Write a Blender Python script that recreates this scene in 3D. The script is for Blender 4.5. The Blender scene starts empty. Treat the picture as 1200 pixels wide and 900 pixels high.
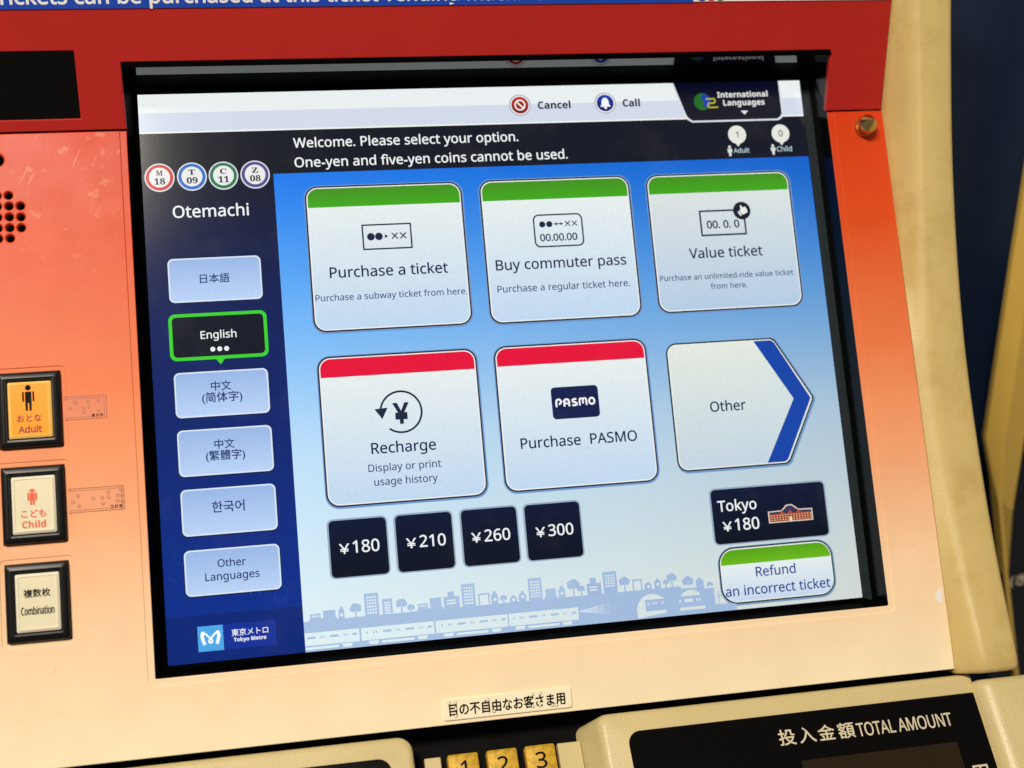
import bpy, bmesh, math, random
from mathutils import Matrix, Vector
from mathutils.geometry import delaunay_2d_cdt

random.seed(7)
R = math.radians
MM = 0.001
sc = bpy.context.scene
COL = sc.collection

# ------------------------------------------------------------------ frames
# The screen leans back by 28 degrees. Local axes of every frame: x right, y up along the
# surface, z out of the surface; numbers in millimetres from the screen's top left corner.
TILT = 28.0
PANEL = Matrix.Translation((-0.169, 0.0, 1.36)) @ Matrix.Rotation(R(90 - TILT), 4, 'X')
def sub_frame(base, x, y, z, rx=0.0):
    return base @ Matrix.Translation((x * MM, y * MM, z * MM)) @ Matrix.Rotation(R(rx), 4, 'X')
HOOD = sub_frame(PANEL, 0, -22.5, 14, 28)        # upper red panel, truly vertical
LOWER = sub_frame(PANEL, 0, -311, 13, -22)       # lower console

# ------------------------------------------------------------------ camera
cam_d = bpy.data.cameras.new('camera')
cam = bpy.data.objects.new('camera', cam_d)
COL.objects.link(cam)
sc.camera = cam
cam_d.sensor_width = 36.0
cam_d.lens = 1588.0 / 1200.0 * 36.0
cam_d.clip_start = 0.02
cam_d.clip_end = 60.0
CAMROT = Matrix(((0.98027396, -0.08872417, 0.17660969),
                 (0.06262636, 0.98696951, 0.14821983),
                 (-0.18745906, -0.13423562, 0.97305699)))
cl = Matrix.Translation((45.69 * MM, -240.50 * MM, 644.60 * MM)) @ CAMROT.transposed().to_4x4()
cam.matrix_world = PANEL @ cl
cam_d.dof.use_dof = True
cam_d.dof.focus_distance = 0.640
cam_d.dof.aperture_fstop = 6.3

# ------------------------------------------------------------------ world and lamps (station interior)
w = bpy.data.worlds.new('World')
sc.world = w
w.use_nodes = True
bgn = w.node_tree.nodes['Background']
bgn.inputs[0].default_value = (1.0, 0.91, 0.80, 1)
bgn.inputs[1].default_value = 0.17
def lamp(name, pos, target, sx, sy, power, color):
    d = bpy.data.lights.new(name, 'AREA')
    d.shape = 'RECTANGLE'; d.size = sx; d.size_y = sy
    d.energy = power; d.color = color
    o = bpy.data.objects.new(name, d)
    COL.objects.link(o)
    o.location = pos
    o.rotation_euler = (Vector(target) - Vector(pos)).to_track_quat('-Z', 'Y').to_euler()
    return o
CEN = PANEL @ Vector((0.169, -0.15, 0))
lamp('ceiling_lamp', CEN + Vector((-0.80, -1.40, 1.80)), CEN, 0.9, 0.25, 64, (1.0, 0.91, 0.78))
sc.view_settings.view_transform = 'Standard'
sc.view_settings.look = 'None'
sc.view_settings.exposure = 0.0
sc.view_settings.gamma = 1.0

# ------------------------------------------------------------------ colours and materials
def lin(c):
    out = []
    for v in c[:3]:
        v = v / 255.0
        out.append(v / 12.92 if v <= 0.04045 else ((v + 0.055) / 1.055) ** 2.4)
    return (out[0], out[1], out[2], 1.0)

def mat(name, rgb, rough=0.5, metal=0.0, vary=0.08, vscale=60.0, bump=0.0, bscale=900.0, spec=0.5, emit=0.0, dirt=None):
    m = bpy.data.materials.new(name)
    m.use_nodes = True
    nt = m.node_tree; n = nt.nodes; l = nt.links
    b = n['Principled BSDF']
    b.inputs['Metallic'].default_value = metal
    b.inputs['Specular IOR Level'].default_value = spec
    tc = n.new('ShaderNodeTexCoord')
    nz = n.new('ShaderNodeTexNoise'); nz.inputs['Scale'].default_value = vscale; nz.inputs['Detail'].default_value = 5
    l.new(tc.outputs['Object'], nz.inputs['Vector'])
    c = lin(rgb)
    mx = n.new('ShaderNodeMix'); mx.data_type = 'RGBA'
    mx.inputs[6].default_value = tuple(v * (1 - vary) for v in c[:3]) + (1,)
    mx.inputs[7].default_value = tuple(min(1, v * (1 + vary)) for v in c[:3]) + (1,)
    l.new(nz.outputs['Fac'], mx.inputs[0])
    last = mx.outputs[2]
    if dirt:                                   # worn, grimy patches with a shape of their own
        n2 = n.new('ShaderNodeTexNoise'); n2.inputs['Scale'].default_value = dirt[1]; n2.inputs['Detail'].default_value = 8
        n2.inputs['Roughness'].default_value = 0.7
        l.new(tc.outputs['Object'], n2.inputs['Vector'])
        rp = n.new('ShaderNodeMapRange'); rp.inputs[1].default_value = dirt[2]; rp.inputs[2].default_value = dirt[2] + 0.16
        rp.inputs[4].default_value = dirt[3]
        l.new(n2.outputs['Fac'], rp.inputs[0])
        m2 = n.new('ShaderNodeMix'); m2.data_type = 'RGBA'
        m2.inputs[7].default_value = lin(dirt[0])
        l.new(rp.outputs[0], m2.inputs[0]); l.new(last, m2.inputs[6])
        last = m2.outputs[2]
    l.new(last, b.inputs['Base Color'])
    rr = n.new('ShaderNodeMapRange'); rr.inputs[3].default_value = max(0.02, rough * 0.8); rr.inputs[4].default_value = min(1, rough * 1.2)
    l.new(nz.outputs['Fac'], rr.inputs[0]); l.new(rr.outputs[0], b.inputs['Roughness'])
    if bump:
        nb = n.new('ShaderNodeTexNoise'); nb.inputs['Scale'].default_value = bscale; nb.inputs['Detail'].default_value = 3
        l.new(tc.outputs['Object'], nb.inputs['Vector'])
        bp = n.new('ShaderNodeBump'); bp.inputs['Strength'].default_value = bump; bp.inputs['Distance'].default_value = 0.0004
        l.new(nb.outputs['Fac'], bp.inputs['Height']); l.new(bp.outputs['Normal'], b.inputs['Normal'])
    if emit:
        l.new(last, b.inputs['Emission Color']); b.inputs['Emission Strength'].default_value = emit
    return m

def panel_material():
    """enamelled sheet printed with a vermilion to cream gradation, scratched near its upper left"""
    m = mat('gradation_print', (240, 150, 105), rough=0.38, spec=0.2, bump=0.06, bscale=500)
    nt = m.node_tree; n = nt.nodes; l = nt.links; b = n['Principled BSDF']
    tc = n.new('ShaderNodeTexCoord'); sp = n.new('ShaderNodeSeparateXYZ')
    l.new(tc.outputs['Object'], sp.inputs[0])
    mr = n.new('ShaderNodeMapRange'); mr.inputs[1].default_value = -0.0225; mr.inputs[2].default_value = -0.3085
    l.new(sp.outputs['Y'], mr.inputs[0])
    cr = n.new('ShaderNodeValToRGB')
    stops = PANEL_STOPS
    el = cr.color_ramp.elements
    el[0].position = 0; el[0].color = lin(stops[0][1]); el[1].position = 1; el[1].color = lin(stops[-1][1])
    for p, c in stops[1:-1]:
        e = el.new(p); e.color = lin(c)
    l.new(mr.outputs[0], cr.inputs[0])
    # blotchy wear
    nz = n.new('ShaderNodeTexNoise'); nz.inputs['Scale'].default_value = 45; nz.inputs['Detail'].default_value = 7
    l.new(tc.outputs['Object'], nz.inputs['Vector'])
    hv = n.new('ShaderNodeMapRange'); hv.inputs[3].default_value = 0.90; hv.inputs[4].default_value = 1.07
    l.new(nz.outputs['Fac'], hv.inputs[0])
    mm = n.new('ShaderNodeMix'); mm.data_type = 'RGBA'; mm.blend_type = 'MULTIPLY'; mm.inputs[0].default_value = 1
    l.new(cr.outputs[0], mm.inputs[6]); l.new(hv.outputs[0], mm.inputs[7])
    # fine scratches running up to the right, limited to a worn corner
    mp = n.new('ShaderNodeMapping'); mp.vector_type = 'TEXTURE'; mp.inputs['Rotation'].default_value = (0, 0, R(-25)); mp.inputs['Scale'].default_value = (1 / 1100, 1 / 60, 1)
    l.new(tc.outputs['Object'], mp.inputs['Vector'])
    sn = n.new('ShaderNodeTexNoise'); sn.inputs['Scale'].default_value = 1; sn.inputs['Detail'].default_value = 2
    l.new(mp.outputs[0], sn.inputs['Vector'])
    st = n.new('ShaderNodeMapRange'); st.inputs[1].default_value = 0.66; st.inputs[2].default_value = 0.78; st.inputs[4].default_value = 0.5
    l.new(sn.outputs['Fac'], st.inputs[0])
    ds = n.new('ShaderNodeVectorMath'); ds.operation = 'DISTANCE'; ds.inputs[1].default_value = (-0.035, -0.032, 0.0)
    l.new(tc.outputs['Object'], ds.inputs[0])
    fm = n.new('ShaderNodeMapRange'); fm.inputs[1].default_value = 0.055; fm.inputs[2].default_value = 0.01
    l.new(ds.outputs['Value'], fm.inputs[0])
    mu = n.new('ShaderNodeMath'); mu.operation = 'MULTIPLY'
    l.new(st.outputs[0], mu.inputs[0]); l.new(fm.outputs[0], mu.inputs[1])
    # pale patches, thinning out away from the upper left
    n3 = n.new('ShaderNodeTexNoise'); n3.inputs['Scale'].default_value = 140; n3.inputs['Detail'].default_value = 6
    l.new(tc.outputs['Object'], n3.inputs['Vector'])
    s3 = n.new('ShaderNodeMapRange'); s3.inputs[1].default_value = 0.60; s3.inputs[2].default_value = 0.74; s3.inputs[4].default_value = 0.3
    l.new(n3.outputs['Fac'], s3.inputs[0])
    fm2 = n.new('ShaderNodeMapRange'); fm2.inputs[1].default_value = 0.07; fm2.inputs[2].default_value = 0.03
    l.new(ds.outputs['Value'], fm2.inputs[0])
    mu2 = n.new('ShaderNodeMath'); mu2.operation = 'MULTIPLY'
    l.new(s3.outputs[0], mu2.inputs[0]); l.new(fm2.outputs[0], mu2.inputs[1])
    ad = n.new('ShaderNodeMath'); ad.operation = 'ADD'; ad.use_clamp = True
    l.new(mu.outputs[0], ad.inputs[0]); l.new(mu2.outputs[0], ad.inputs[1])
    m2 = n.new('ShaderNodeMix'); m2.data_type = 'RGBA'; m2.inputs[7].default_value = lin((255, 210, 170))
    l.new(ad.outputs[0], m2.inputs[0]); l.new(mm.outputs[2], m2.inputs[6])
    # sparse dark specks and rub marks
    n4 = n.new('ShaderNodeTexNoise'); n4.inputs['Scale'].default_value = 260; n4.inputs['Detail'].default_value = 9; n4.inputs['Roughness'].default_value = 0.7
    l.new(tc.outputs['Object'], n4.inputs['Vector'])
    s4 = n.new('ShaderNodeMapRange'); s4.inputs[1].default_value = 0.64; s4.inputs[2].default_value = 0.80; s4.inputs[4].default_value = 0.4
    l.new(n4.outputs['Fac'], s4.inputs[0])
    m4 = n.new('ShaderNodeMix'); m4.data_type = 'RGBA'; m4.inputs[7].default_value = lin((150, 96, 60))
    l.new(s4.outputs[0], m4.inputs[0]); l.new(m2.outputs[2], m4.inputs[6])
    l.new(m4.outputs[2], b.inputs['Base Color'])
    return m

PANEL_STOPS = [(0.0, (204, 58, 18)), (0.2, (214, 78, 30)), (0.42, (231, 124, 76)), (0.62, (242, 168, 120)),
               (0.8, (248, 210, 170)), (1.0, (250, 232, 194))]

def display_material():
    """LCD: the picture it shows is held per vertex, seen under a glossy cover"""
    m = bpy.data.materials.new('lcd_picture')
    m.use_nodes = True
    n = m.node_tree.nodes; l = m.node_tree.links; b = n['Principled BSDF']
    at = n.new('ShaderNodeAttribute'); at.attribute_name = 'Col'
    tc = n.new('ShaderNodeTexCoord')
    nz = n.new('ShaderNodeTexNoise'); nz.inputs['Scale'].default_value = 1900; nz.inputs['Detail'].default_value = 2
    l.new(tc.outputs['Object'], nz.inputs['Vector'])
    mr = n.new('ShaderNodeMapRange'); mr.inputs[3].default_value = 0.90; mr.inputs[4].default_value = 1.18
    l.new(nz.outputs['Fac'], mr.inputs[0])
    l.new(at.outputs['Color'], b.inputs['Emission Color']); l.new(mr.outputs[0], b.inputs['Emission Strength'])
    n2 = n.new('ShaderNodeTexNoise'); n2.inputs['Scale'].default_value = 34; n2.inputs['Detail'].default_value = 9; n2.inputs['Roughness'].default_value = 0.65
    l.new(tc.outputs['Object'], n2.inputs['Vector'])
    sm = n.new('ShaderNodeMapRange'); sm.inputs[1].default_value = 0.52; sm.inputs[2].default_value = 0.76
    l.new(n2.outputs['Fac'], sm.inputs[0])
    dm = n.new('ShaderNodeMix'); dm.data_type = 'RGBA'      # greasy finger smears and dust on the glass
    dm.inputs[6].default_value = (0.004, 0.004, 0.005, 1); dm.inputs[7].default_value = (0.016, 0.015, 0.014, 1)
    l.new(sm.outputs[0], dm.inputs[0]); l.new(dm.outputs[2], b.inputs['Base Color'])
    b.inputs['Roughness'].default_value = 0.13
    b.inputs['Specular IOR Level'].default_value = 0.22
    m.cycles.emission_sampling = 'NONE'
    return m

M = dict(
    lcd=display_material(),
    grad=panel_material(),
    red=mat('red_enamel', (174, 33, 26), 0.4, spec=0.35, vary=0.05, vscale=40, bump=0.05, bscale=500),
    cream=mat('cream_plastic', (206, 181, 116), 0.36, vary=0.07, vscale=70, bump=0.14, bscale=800, dirt=((166, 130, 56), 38, 0.47, 0.3)),
    trim=mat('cream_trim_paint', (206, 170, 78), 0.4, vary=0.06, vscale=40),
    beige=mat('beige_plastic', (208, 190, 138), 0.36, vary=0.1, vscale=26, bump=0.3, bscale=1300, dirt=((160, 130, 72), 1500, 0.5, 0.35)),
    gloss=mat('glossy_black_plastic', (5, 5, 6), 0.045, vary=0.2, spec=0.36),
    side=mat('satin_black_plastic', (6, 6, 7), 0.16, vary=0.2, spec=0.16),
    black=mat('black_plastic', (4, 4, 4), 0.5, vary=0.2, spec=0.004, dirt=((60, 55, 45), 160, 0.66, 0.3)),
    border=mat('dark_screen_border', (34, 42, 46), 0.4, spec=0.2, vary=0.15, vscale=200),  # grey-blue colour stands in for reflections along the right border
    glass=mat('smoked_glass', (8, 7, 6), 0.12, vary=0.3, spec=0.2),
    window=mat('amount_window', (40, 32, 20), 0.2, vary=0.1, spec=0.15),
    blackplate=mat('amount_plate', (5, 5, 5), 0.25, vary=0.2, vscale=300, spec=0.16, dirt=((70, 66, 56), 420, 0.72, 0.4)),
    cavity=mat('dark_cavity', (5, 5, 5), 0.7, spec=0.1),
    casing=mat('button_casing_black', (8, 8, 8), 0.34, vary=0.2, spec=0.3, dirt=((60, 55, 45), 160, 0.66, 0.3)),
    print_cream=mat('cream_print', (208, 196, 165), 0.5),
    print_black=mat('black_print', (16, 14, 14), 0.6, spec=0.1),
    print_red=mat('red_print', (122, 14, 8), 0.5),
    print_orange=mat('orange_print', (226, 84, 30), 0.5),
    brass=mat('brass_key', (208, 166, 46), 0.5, metal=0.1, vary=0.14, vscale=160, spec=0.3, dirt=((120, 86, 18), 320, 0.46, 0.5)),
    steel=mat('worn_steel', (196, 176, 112), 0.25, metal=1.0, vary=0.15, vscale=300),
    amber=mat('lit_amber_lens', (246, 142, 24), 0.25, vary=0.05, spec=0.3, emit=0.3),
    lens=mat('ivory_lens', (228, 220, 188), 0.25, vary=0.07, vscale=90, dirt=((150, 130, 84), 260, 0.68, 0.5)),
    rim=mat('bright_rim', (240, 232, 206), 0.1, vary=0.1, spec=0.8),  # clear cap's edge, painted pale for the light it catches
    amberrim=mat('amber_rim', (246, 190, 96), 0.12, vary=0.1, spec=0.8, emit=0.15),
    blue=mat('blue_sign_print', (16, 66, 176), 0.4, vary=0.05),
    white=mat('white_sign_print', (236, 236, 232), 0.4, vary=0.03),
    logoblue=mat('navy_logo_print', (30, 60, 140), 0.4), logored=mat('crimson_logo_print', (200, 30, 60), 0.4), logogreen=mat('green_logo_print', (30, 140, 70), 0.4),
    plate=mat('cream_plate', (250, 238, 206), 0.35, vary=0.03),
    navy=mat('navy_paint', (15, 32, 58), 0.45, vary=0.12, vscale=50, bump=0.1, bscale=600),
    navydark=mat('dark_navy_plate', (10, 14, 26), 0.35, vary=0.2),
)
def clear_sticker():
    m = mat('clear_film', (255, 255, 255), 0.12, vary=0.01)
    n = m.node_tree.nodes; l = m.node_tree.links
    tr = n.new('ShaderNodeBsdfTransparent'); tr.inputs[0].default_value = (0.97, 0.93, 0.9, 1)
    mx = n.new('ShaderNodeMixShader'); mx.inputs[0].default_value = 0.07
    l.new(tr.outputs[0], mx.inputs[1]); l.new(n['Principled BSDF'].outputs[0], mx.inputs[2])
    l.new(mx.outputs[0], n['Material Output'].inputs[0])
    return m
M['film'] = clear_sticker()
M['filmedge'] = mat('dark_film_edge', (168, 88, 52), 0.4, vary=0.3, vscale=700)  # brown outline of the sticker and its raised dots
M['plateedge'] = mat('dark_plate_edge', (120, 92, 44), 0.4, vary=0.3, vscale=700)  # brown rings round the plate's raised dots

# ------------------------------------------------------------------ mesh builder
def rrect(x0, y0, x1, y1, r=0.0, n=6):
    """counter-clockwise rounded rectangle, y up; r may be (bl, br, tr, tl)"""
    if y0 > y1: y0, y1 = y1, y0
    rs = r if isinstance(r, (tuple, list)) else (r, r, r, r)
    pts = []
    for (cx, cy, sx, sy, a0, rr) in ((x0, y0, 1, 1, 180, rs[0]), (x1, y0, -1, 1, 270, rs[1]), (x1, y1, -1, -1, 0, rs[2]), (x0, y1, 1, -1, 90, rs[3])):
        rr = max(rr, 1e-4)
        for k in range(n + 1):
            a = R(a0 + 90.0 * k / n)
            pts.append((cx + sx * rr + rr * math.cos(a), cy + sy * rr + rr * math.sin(a)))
    return pts
def circle(cx, cy, r, n=32):
    return [(cx + r * math.cos(2 * math.pi * k / n), cy + r * math.sin(2 * math.pi * k / n)) for k in range(n)]

def sans(t, heavy=False):
    """plain sans-serif letter shapes for Latin text"""
    o = ''
    for ch in t:
        if 'A' <= ch <= 'Z': o += chr((0x1D5D4 if heavy else 0x1D5A0) + ord(ch) - 65)
        elif 'a' <= ch <= 'z': o += chr((0x1D5EE if heavy else 0x1D5BA) + ord(ch) - 97)
        elif '0' <= ch <= '9': o += chr((0x1D7EC if heavy else 0x1D7E2) + ord(ch) - 48)
        elif ch == '¥': o += '￥'
        else: o += ch
    return o
def serif(t):
    return ''.join(chr(0x1D400 + ord(ch) - 65) if ch.isalpha() else chr(0x1D7CE + ord(ch) - 48) for ch in t)

class MB:
    """collects shapes (millimetres) and links them as ONE mesh object"""
    def __init__(self, flip=False):
        self.bm = bmesh.new(); self.mats = []
        self.col = self.bm.verts.layers.float_color.new('Col')
        self.flip = flip                       # y given downwards (screen layout)
    def mi(self, m):
        if m not in self.mats: self.mats.append(m)
        return self.mats.index(m)
    def v(self, x, y, z, c=None):
        p = self.bm.verts.new((x * MM, (-y if self.flip else y) * MM, z * MM))
        if c is not None: p[self.col] = lin(c(x, y) if callable(c) else c)
        return p
    def face(self, vs, m):
        try: f = self.bm.faces.new(vs)
        except ValueError: return None
        f.material_index = self.mi(m); return f
    def poly(self, pts, z, m, c=None):
        f = self.face([self.v(x, y, z, c) for x, y in pts], m)
        if f and f.normal.length == 0: f.normal_update()
        if f:
            f.normal_update()
            if f.normal.z < 0: f.normal_flip()
        return f
    def loft(self, levels, m, first=False, last=True, mlast=None):
        rows = [[self.v(*p) for p in lv] for lv in levels]
        k = len(rows[0])
        for a, b in zip(rows, rows[1:]):
            for i in range(k):
                self.face([a[i], a[(i + 1) % k], b[(i + 1) % k], b[i]], m)
        if first: self.face(list(reversed(rows[0])), m)
        if last: self.face(rows[-1], mlast or m)
    def block(self, shape, zs, m, mlast=None, first=False):
        """shape(inset) gives the outline; zs = [(z, inset), ...] from the base upward"""
        self.loft([[(x, y, z) for x, y in shape(i)] for z, i in zs], m, first=first, last=True, mlast=mlast)
    def ring(self, outer, inner, z, m, c=None):
        o = [self.v(x, y, z, c) for x, y in outer]; q = [self.v(x, y, z, c) for x, y in inner]
        k = len(o)
        for i in range(k):
            f = self.face([o[i], o[(i + 1) % k], q[(i + 1) % k], q[i]], m)
            if f:
                f.normal_update()
                if f.normal.z < 0: f.normal_flip()
    def stroke(self, pts, wd, z, m, c=None, closed=False):
        k = len(pts); L = []; Rr = []
        for i in range(k):
            p = Vector(pts[i])
            a = Vector(pts[i - 1]) if (i > 0 or closed) else None
            b = Vector(pts[(i + 1) % k]) if (i < k - 1 or closed) else None
            d1 = (p - a).normalized() if a is not None else (b - p).normalized()
            d2 = (b - p).normalized() if b is not None else d1
            t = d1 + d2
            t = t.normalized() if t.length > 1e-6 else d1
            nn = Vector((-t.y, t.x)); cs = max(0.35, abs(nn.dot(Vector((-d1.y, d1.x)))))
            L.append(self.v(*(p + nn * wd / 2 / cs), z, c)); Rr.append(self.v(*(p - nn * wd / 2 / cs), z, c))
        for i in range(k if closed else k - 1):
            j = (i + 1) % k
            f = self.face([L[i], Rr[i], Rr[j], L[j]], m)
            if f:
                f.normal_update()
                if f.normal.z < 0: f.normal_flip()
    def text(self, body, x0, x1, base, z, m, c=None, h=None, bold=0.0, spacing=1.0, depth=0.0, hs=1.0, heavy=False, gain=0.013):
        """lettering whose ink runs from x0 to x1 on the baseline; h forces the ink height above the baseline"""
        cu = bpy.data.curves.new('t', 'FONT')
        cu.body = sans(body, heavy); cu.size = 1; cu.offset = bold; cu.resolution_u = 4; cu.space_character = spacing
        cu.extrude = depth
        ob = bpy.data.objects.new('t', cu); COL.objects.link(ob)
        bpy.context.view_layer.update()
        me = bpy.data.meshes.new_from_object(ob.evaluated_get(bpy.context.evaluated_depsgraph_get()))
        xs = [p.co.x for p in me.vertices]; ys = [p.co.y for p in me.vertices]
        sx = (x1 - x0) / (max(xs) - min(xs))
        sy = sx * hs if h is None else h / max(ys)
        up = -1 if self.flip else 1
        g = gain * sx                          # a little ink gain thickens the strokes
        for k, (dx, dy) in enumerate(((g, 0), (-g, 0), (0, g), (0, -g)) if gain else ((0, 0),)):
            vs = [self.v(x0 + dx + (p.co.x - min(xs)) * sx, base + dy + up * p.co.y * sy, z + p.co.z + k * 0.004, c) for p in me.vertices]
            for p in me.polygons: self.face([vs[i] for i in p.vertices], m)
        bpy.data.objects.remove(ob); bpy.data.curves.remove(cu); bpy.data.meshes.remove(me)
    def sheet(self, outer, holes, z0, z1, bevel, m, steps=3):
        """flat sheet with openings and rounded edges, its face at z1"""
        def area(p): return sum(a[0] * b[1] - b[0] * a[1] for a, b in zip(p, p[1:] + p[:1]))
        def clean(p):
            q = [p[0]]
            for a in p[1:]:
                if math.dist(a, q[-1]) > 1e-3: q.append(a)
            if math.dist(q[0], q[-1]) < 1e-3: q.pop()
            return q
        def inset(p, d):                       # towards the left of the direction of travel
            out = []
            for k in range(len(p)):
                a, b, c = Vector(p[k - 1]), Vector(p[k]), Vector(p[(k + 1) % len(p)])
                d1, d2 = (b - a).normalized(), (c - b).normalized()
                n1, n2 = Vector((-d1.y, d1.x)), Vector((-d2.y, d2.x))
                nn = (n1 + n2).normalized()
                out.append(tuple(b + nn * d / max(0.4, nn.dot(n1))))
            return out
        tops = []
        for k, p in enumerate([outer] + holes):
            p = clean([tuple(a) for a in p])
            if (area(p) > 0) != (k == 0): p.reverse()
            rows = [(0, z0), (0, z1 - bevel)] + [(bevel * (1 - math.cos(math.pi / 2 * q / steps)), z1 - bevel * (1 - math.sin(math.pi / 2 * q / steps))) for q in range(1, steps + 1)]
            rv = [[self.v(x, y, z) for x, y in (inset(p, d) if d else p)] for d, z in rows]
            for a, b in zip(rv, rv[1:]):
                for q in range(len(a)):
                    self.face([a[q], a[(q + 1) % len(a)], b[(q + 1) % len(a)], b[q]], m)
            tops.append(rv[-1])
        flat = [v for t in tops for v in t]
        loops, base = [], 0
        for t in tops:
            loops.append([v.co.xy / MM for v in t])
        edges = []
        for t in tops:
            edges += [(base + q, base + (q + 1) % len(t)) for q in range(len(t))]; base += len(t)
        def inside(p, lp):
            r = False
            for u, v in zip(lp, lp[1:] + lp[:1]):
                if (u.y > p.y) != (v.y > p.y) and p.x < (v.x - u.x) * (p.y - u.y) / (v.y - u.y) + u.x: r = not r
            return r
        co, _, tris, orig, _, _ = delaunay_2d_cdt([v.co.xy / MM for v in flat], edges, [], 0, 1e-4)
        look = [flat[o[0]] if o else self.v(p.x, p.y, z1) for o, p in zip(orig, co)]
        for tri in tris:
            c = (co[tri[0]] + co[tri[1]] + co[tri[2]]) / 3
            if inside(c, loops[0]) and not any(inside(c, h) for h in loops[1:]):
                self.face([look[q] for q in tri], m)
    def build(self, name, frame, parent=None, smooth=25, label=None, fix=True):
        if fix and not self.flip: bmesh.ops.recalc_face_normals(self.bm, faces=self.bm.faces)
        me = bpy.data.meshes.new(name); self.bm.to_mesh(me); self.bm.free()
        for m in self.mats: me.materials.append(m)
        if smooth:
            me.shade_smooth(); me.set_sharp_from_angle(angle=R(smooth))
        o = bpy.data.objects.new(name, me); COL.objects.link(o)
        put(o, frame, parent)
        if label: o['label'] = label
        return o

WORLD = {}
def put(o, frame, parent=None):
    WORLD[o] = frame
    if parent is not None:
        o.parent = parent
        o.matrix_basis = WORLD[parent].inverted() @ frame
    else:
        o.matrix_basis = frame
def thing(name, frame, label, cat, group=None):
    o = bpy.data.objects.new(name, None); COL.objects.link(o); o.empty_display_size = 0.05
    put(o, frame)
    return tag(o, label, cat, group)
def tag(o, label, cat, group=None):
    o['label'] = label; o['category'] = cat
    if group: o['group'] = group
    return o

# ================================================================== the ticket machine
machine = thing('ticket_machine', Matrix.Translation((0, 0.12, 0)),
                'red and orange station ticket machine with lit touch screen in cream surround', 'ticket machine')

# ---- cabinet behind the panels
mb = MB()
mb.block(lambda i: rrect(-125, -420, 402, 60, 0.1, 1), [(-260, 0), (-24, 0)], M['cavity'], first=True)
mb.build('cabinet', PANEL, machine)

# ---- orange front panel, printed gradation
BTN_Y = (134.4, 176.9, 219.7)
BTN = (-66.2, -39.4, 34.0)
def notch(e, r):
    """outline with the screen opening cut from its upper edge; e widens the opening"""
    b = rrect(-4.8 - e, -275 - e, 345 + e, -22.6, (r, r, 0.01, 0.01), 5)
    q = len(b) // 4
    bl, br = b[0:q], b[q:2 * q]
    inner = [(-4.8 - e, -22.6)] + bl + br + [(345 + e, -22.6)]
    return inner + [(375.2, -22.6), (375.2, -308.6), (-120, -308.6), (-120, -22.6)]
holes = [circle(x, -y, 2.08, 20) for x, ys in ((-53.4, (57, 62.2, 67.3)), (-58.4, (51.9, 56.9, 62, 67.1, 72)), (-63.5, (51.9, 56.9, 62, 67.1, 72)),
                                              (-68.5, (51.9, 56.9, 62, 67.1, 72)), (-73.5, (57, 62.2, 67.3))) for y in ys]
holes.append(circle(-62.9, -35, 3.4, 24))
inner_holes = [[(cx + (x - cx) * 0.88, cy + (y - cy) * 0.88) for x, y in h] for h in holes for cx, cy in [(sum(p[0] for p in h) / len(h), sum(p[1] for p in h) / len(h))]]
def btn_hole(e, r): return [rrect(BTN[0] - e, -y - BTN[2] - e, BTN[1] + e, -y + e, r, 4) for y in BTN_Y]
mb = MB()
mb.sheet(notch(3.0, 3.0), holes + btn_hole(2.2, 2.0), 13.4, 14.0, 0.4, M['grad'])
mb.sheet(notch(0.0, 0.6), inner_holes + btn_hole(0.2, 0.4), 10.6, 13.62, 0.3, M['grad'])
front = mb.build('front_panel', PANEL, machine, smooth=0)

# ---- upright red panel above the screen
mb = MB()
mb.sheet([(-4.6, 0.5), (-4.6, 31.2), (344.1, 31.2), (344.1, 0.5), (374.9, 0.5), (374.9, 130), (-120, 130), (-120, 0.5)],
         [rrect(-110, 6.0, -24.8, 36.7, 0.3, 2)], -3.0, 0.0, 0.5, M['red'])
mb.build('upper_panel', HOOD, machine, smooth=0)
mb = MB()
mb.block(lambda i: rrect(-112, 5, -23, 38, 0.3, 2), [(-6, 0), (-0.9, 0)], M['glass'])
mb.build('dark_window', HOOD, machine)

# ---- speaker behind the round holes
mb = MB()
mb.block(lambda i: circle(-63.5, -60, 20 - i, 32), [(-2, 0), (5.0, 0), (5.4, 0.4)], M['cavity'], first=True)
mb.build('speaker', PANEL, machine)

# ---- recessed black surround of the screen
mb = MB()
def quad(pts, m): mb.face([mb.v(*p) for p in pts], m)
zo, zi = 13.2, 0.4
quad([(-4.7, -275, zo), (-4.7, -22.5, zo), (-4.7, 5.2, 28.0), (-2.0, 5.0, zi), (-2.0, -272.2, zi)], M['black'])
quad([(345, -275, zo), (342.8, -272.2, zi), (342.8, 5.0, zi), (344.4, 5.2, 28.0), (345, -22.5, zo)], M['side'])
quad([(-4.7, -275, zo), (-2.0, -272.2, zi), (342.8, -272.2, zi), (345, -275, zo)], M['black'])
quad([(-4.7, 5.4, 28.0), (344.6, 5.4, 28.0), (344.4, 2.6, 28.0), (-4.5, 2.6, 28.0)], M['black'])
quad([(-4.5, 2.9, 28.0), (344.4, 2.9, 28.0), (343.8, 2.9, 18.0), (-3.6, 2.9, 18.0)], M['gloss'])
quad([(-3.6, 2.9, 18.0), (343.8, 2.9, 18.0), (342.8, 3.1, zi), (-2.0, 3.1, zi)], M['black'])
quad([(-2.0, 5.0, zi), (342.8, 5.0, zi), (342.8, -0.2, zi - 0.1), (-2.0, -0.2, zi - 0.1)], M['black'])
quad([(-2.0, -0.2, zi - 0.1), (0, -0.2, zi - 0.2), (0, -270.4, zi - 0.2), (-2.0, -272.2, zi)], M['black'])
quad([(338.2, -0.2, zi - 0.1), (342.8, -0.2, zi), (342.8, -272.2, zi), (338.2, -270.4, zi - 0.2)], M['border'])
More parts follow.
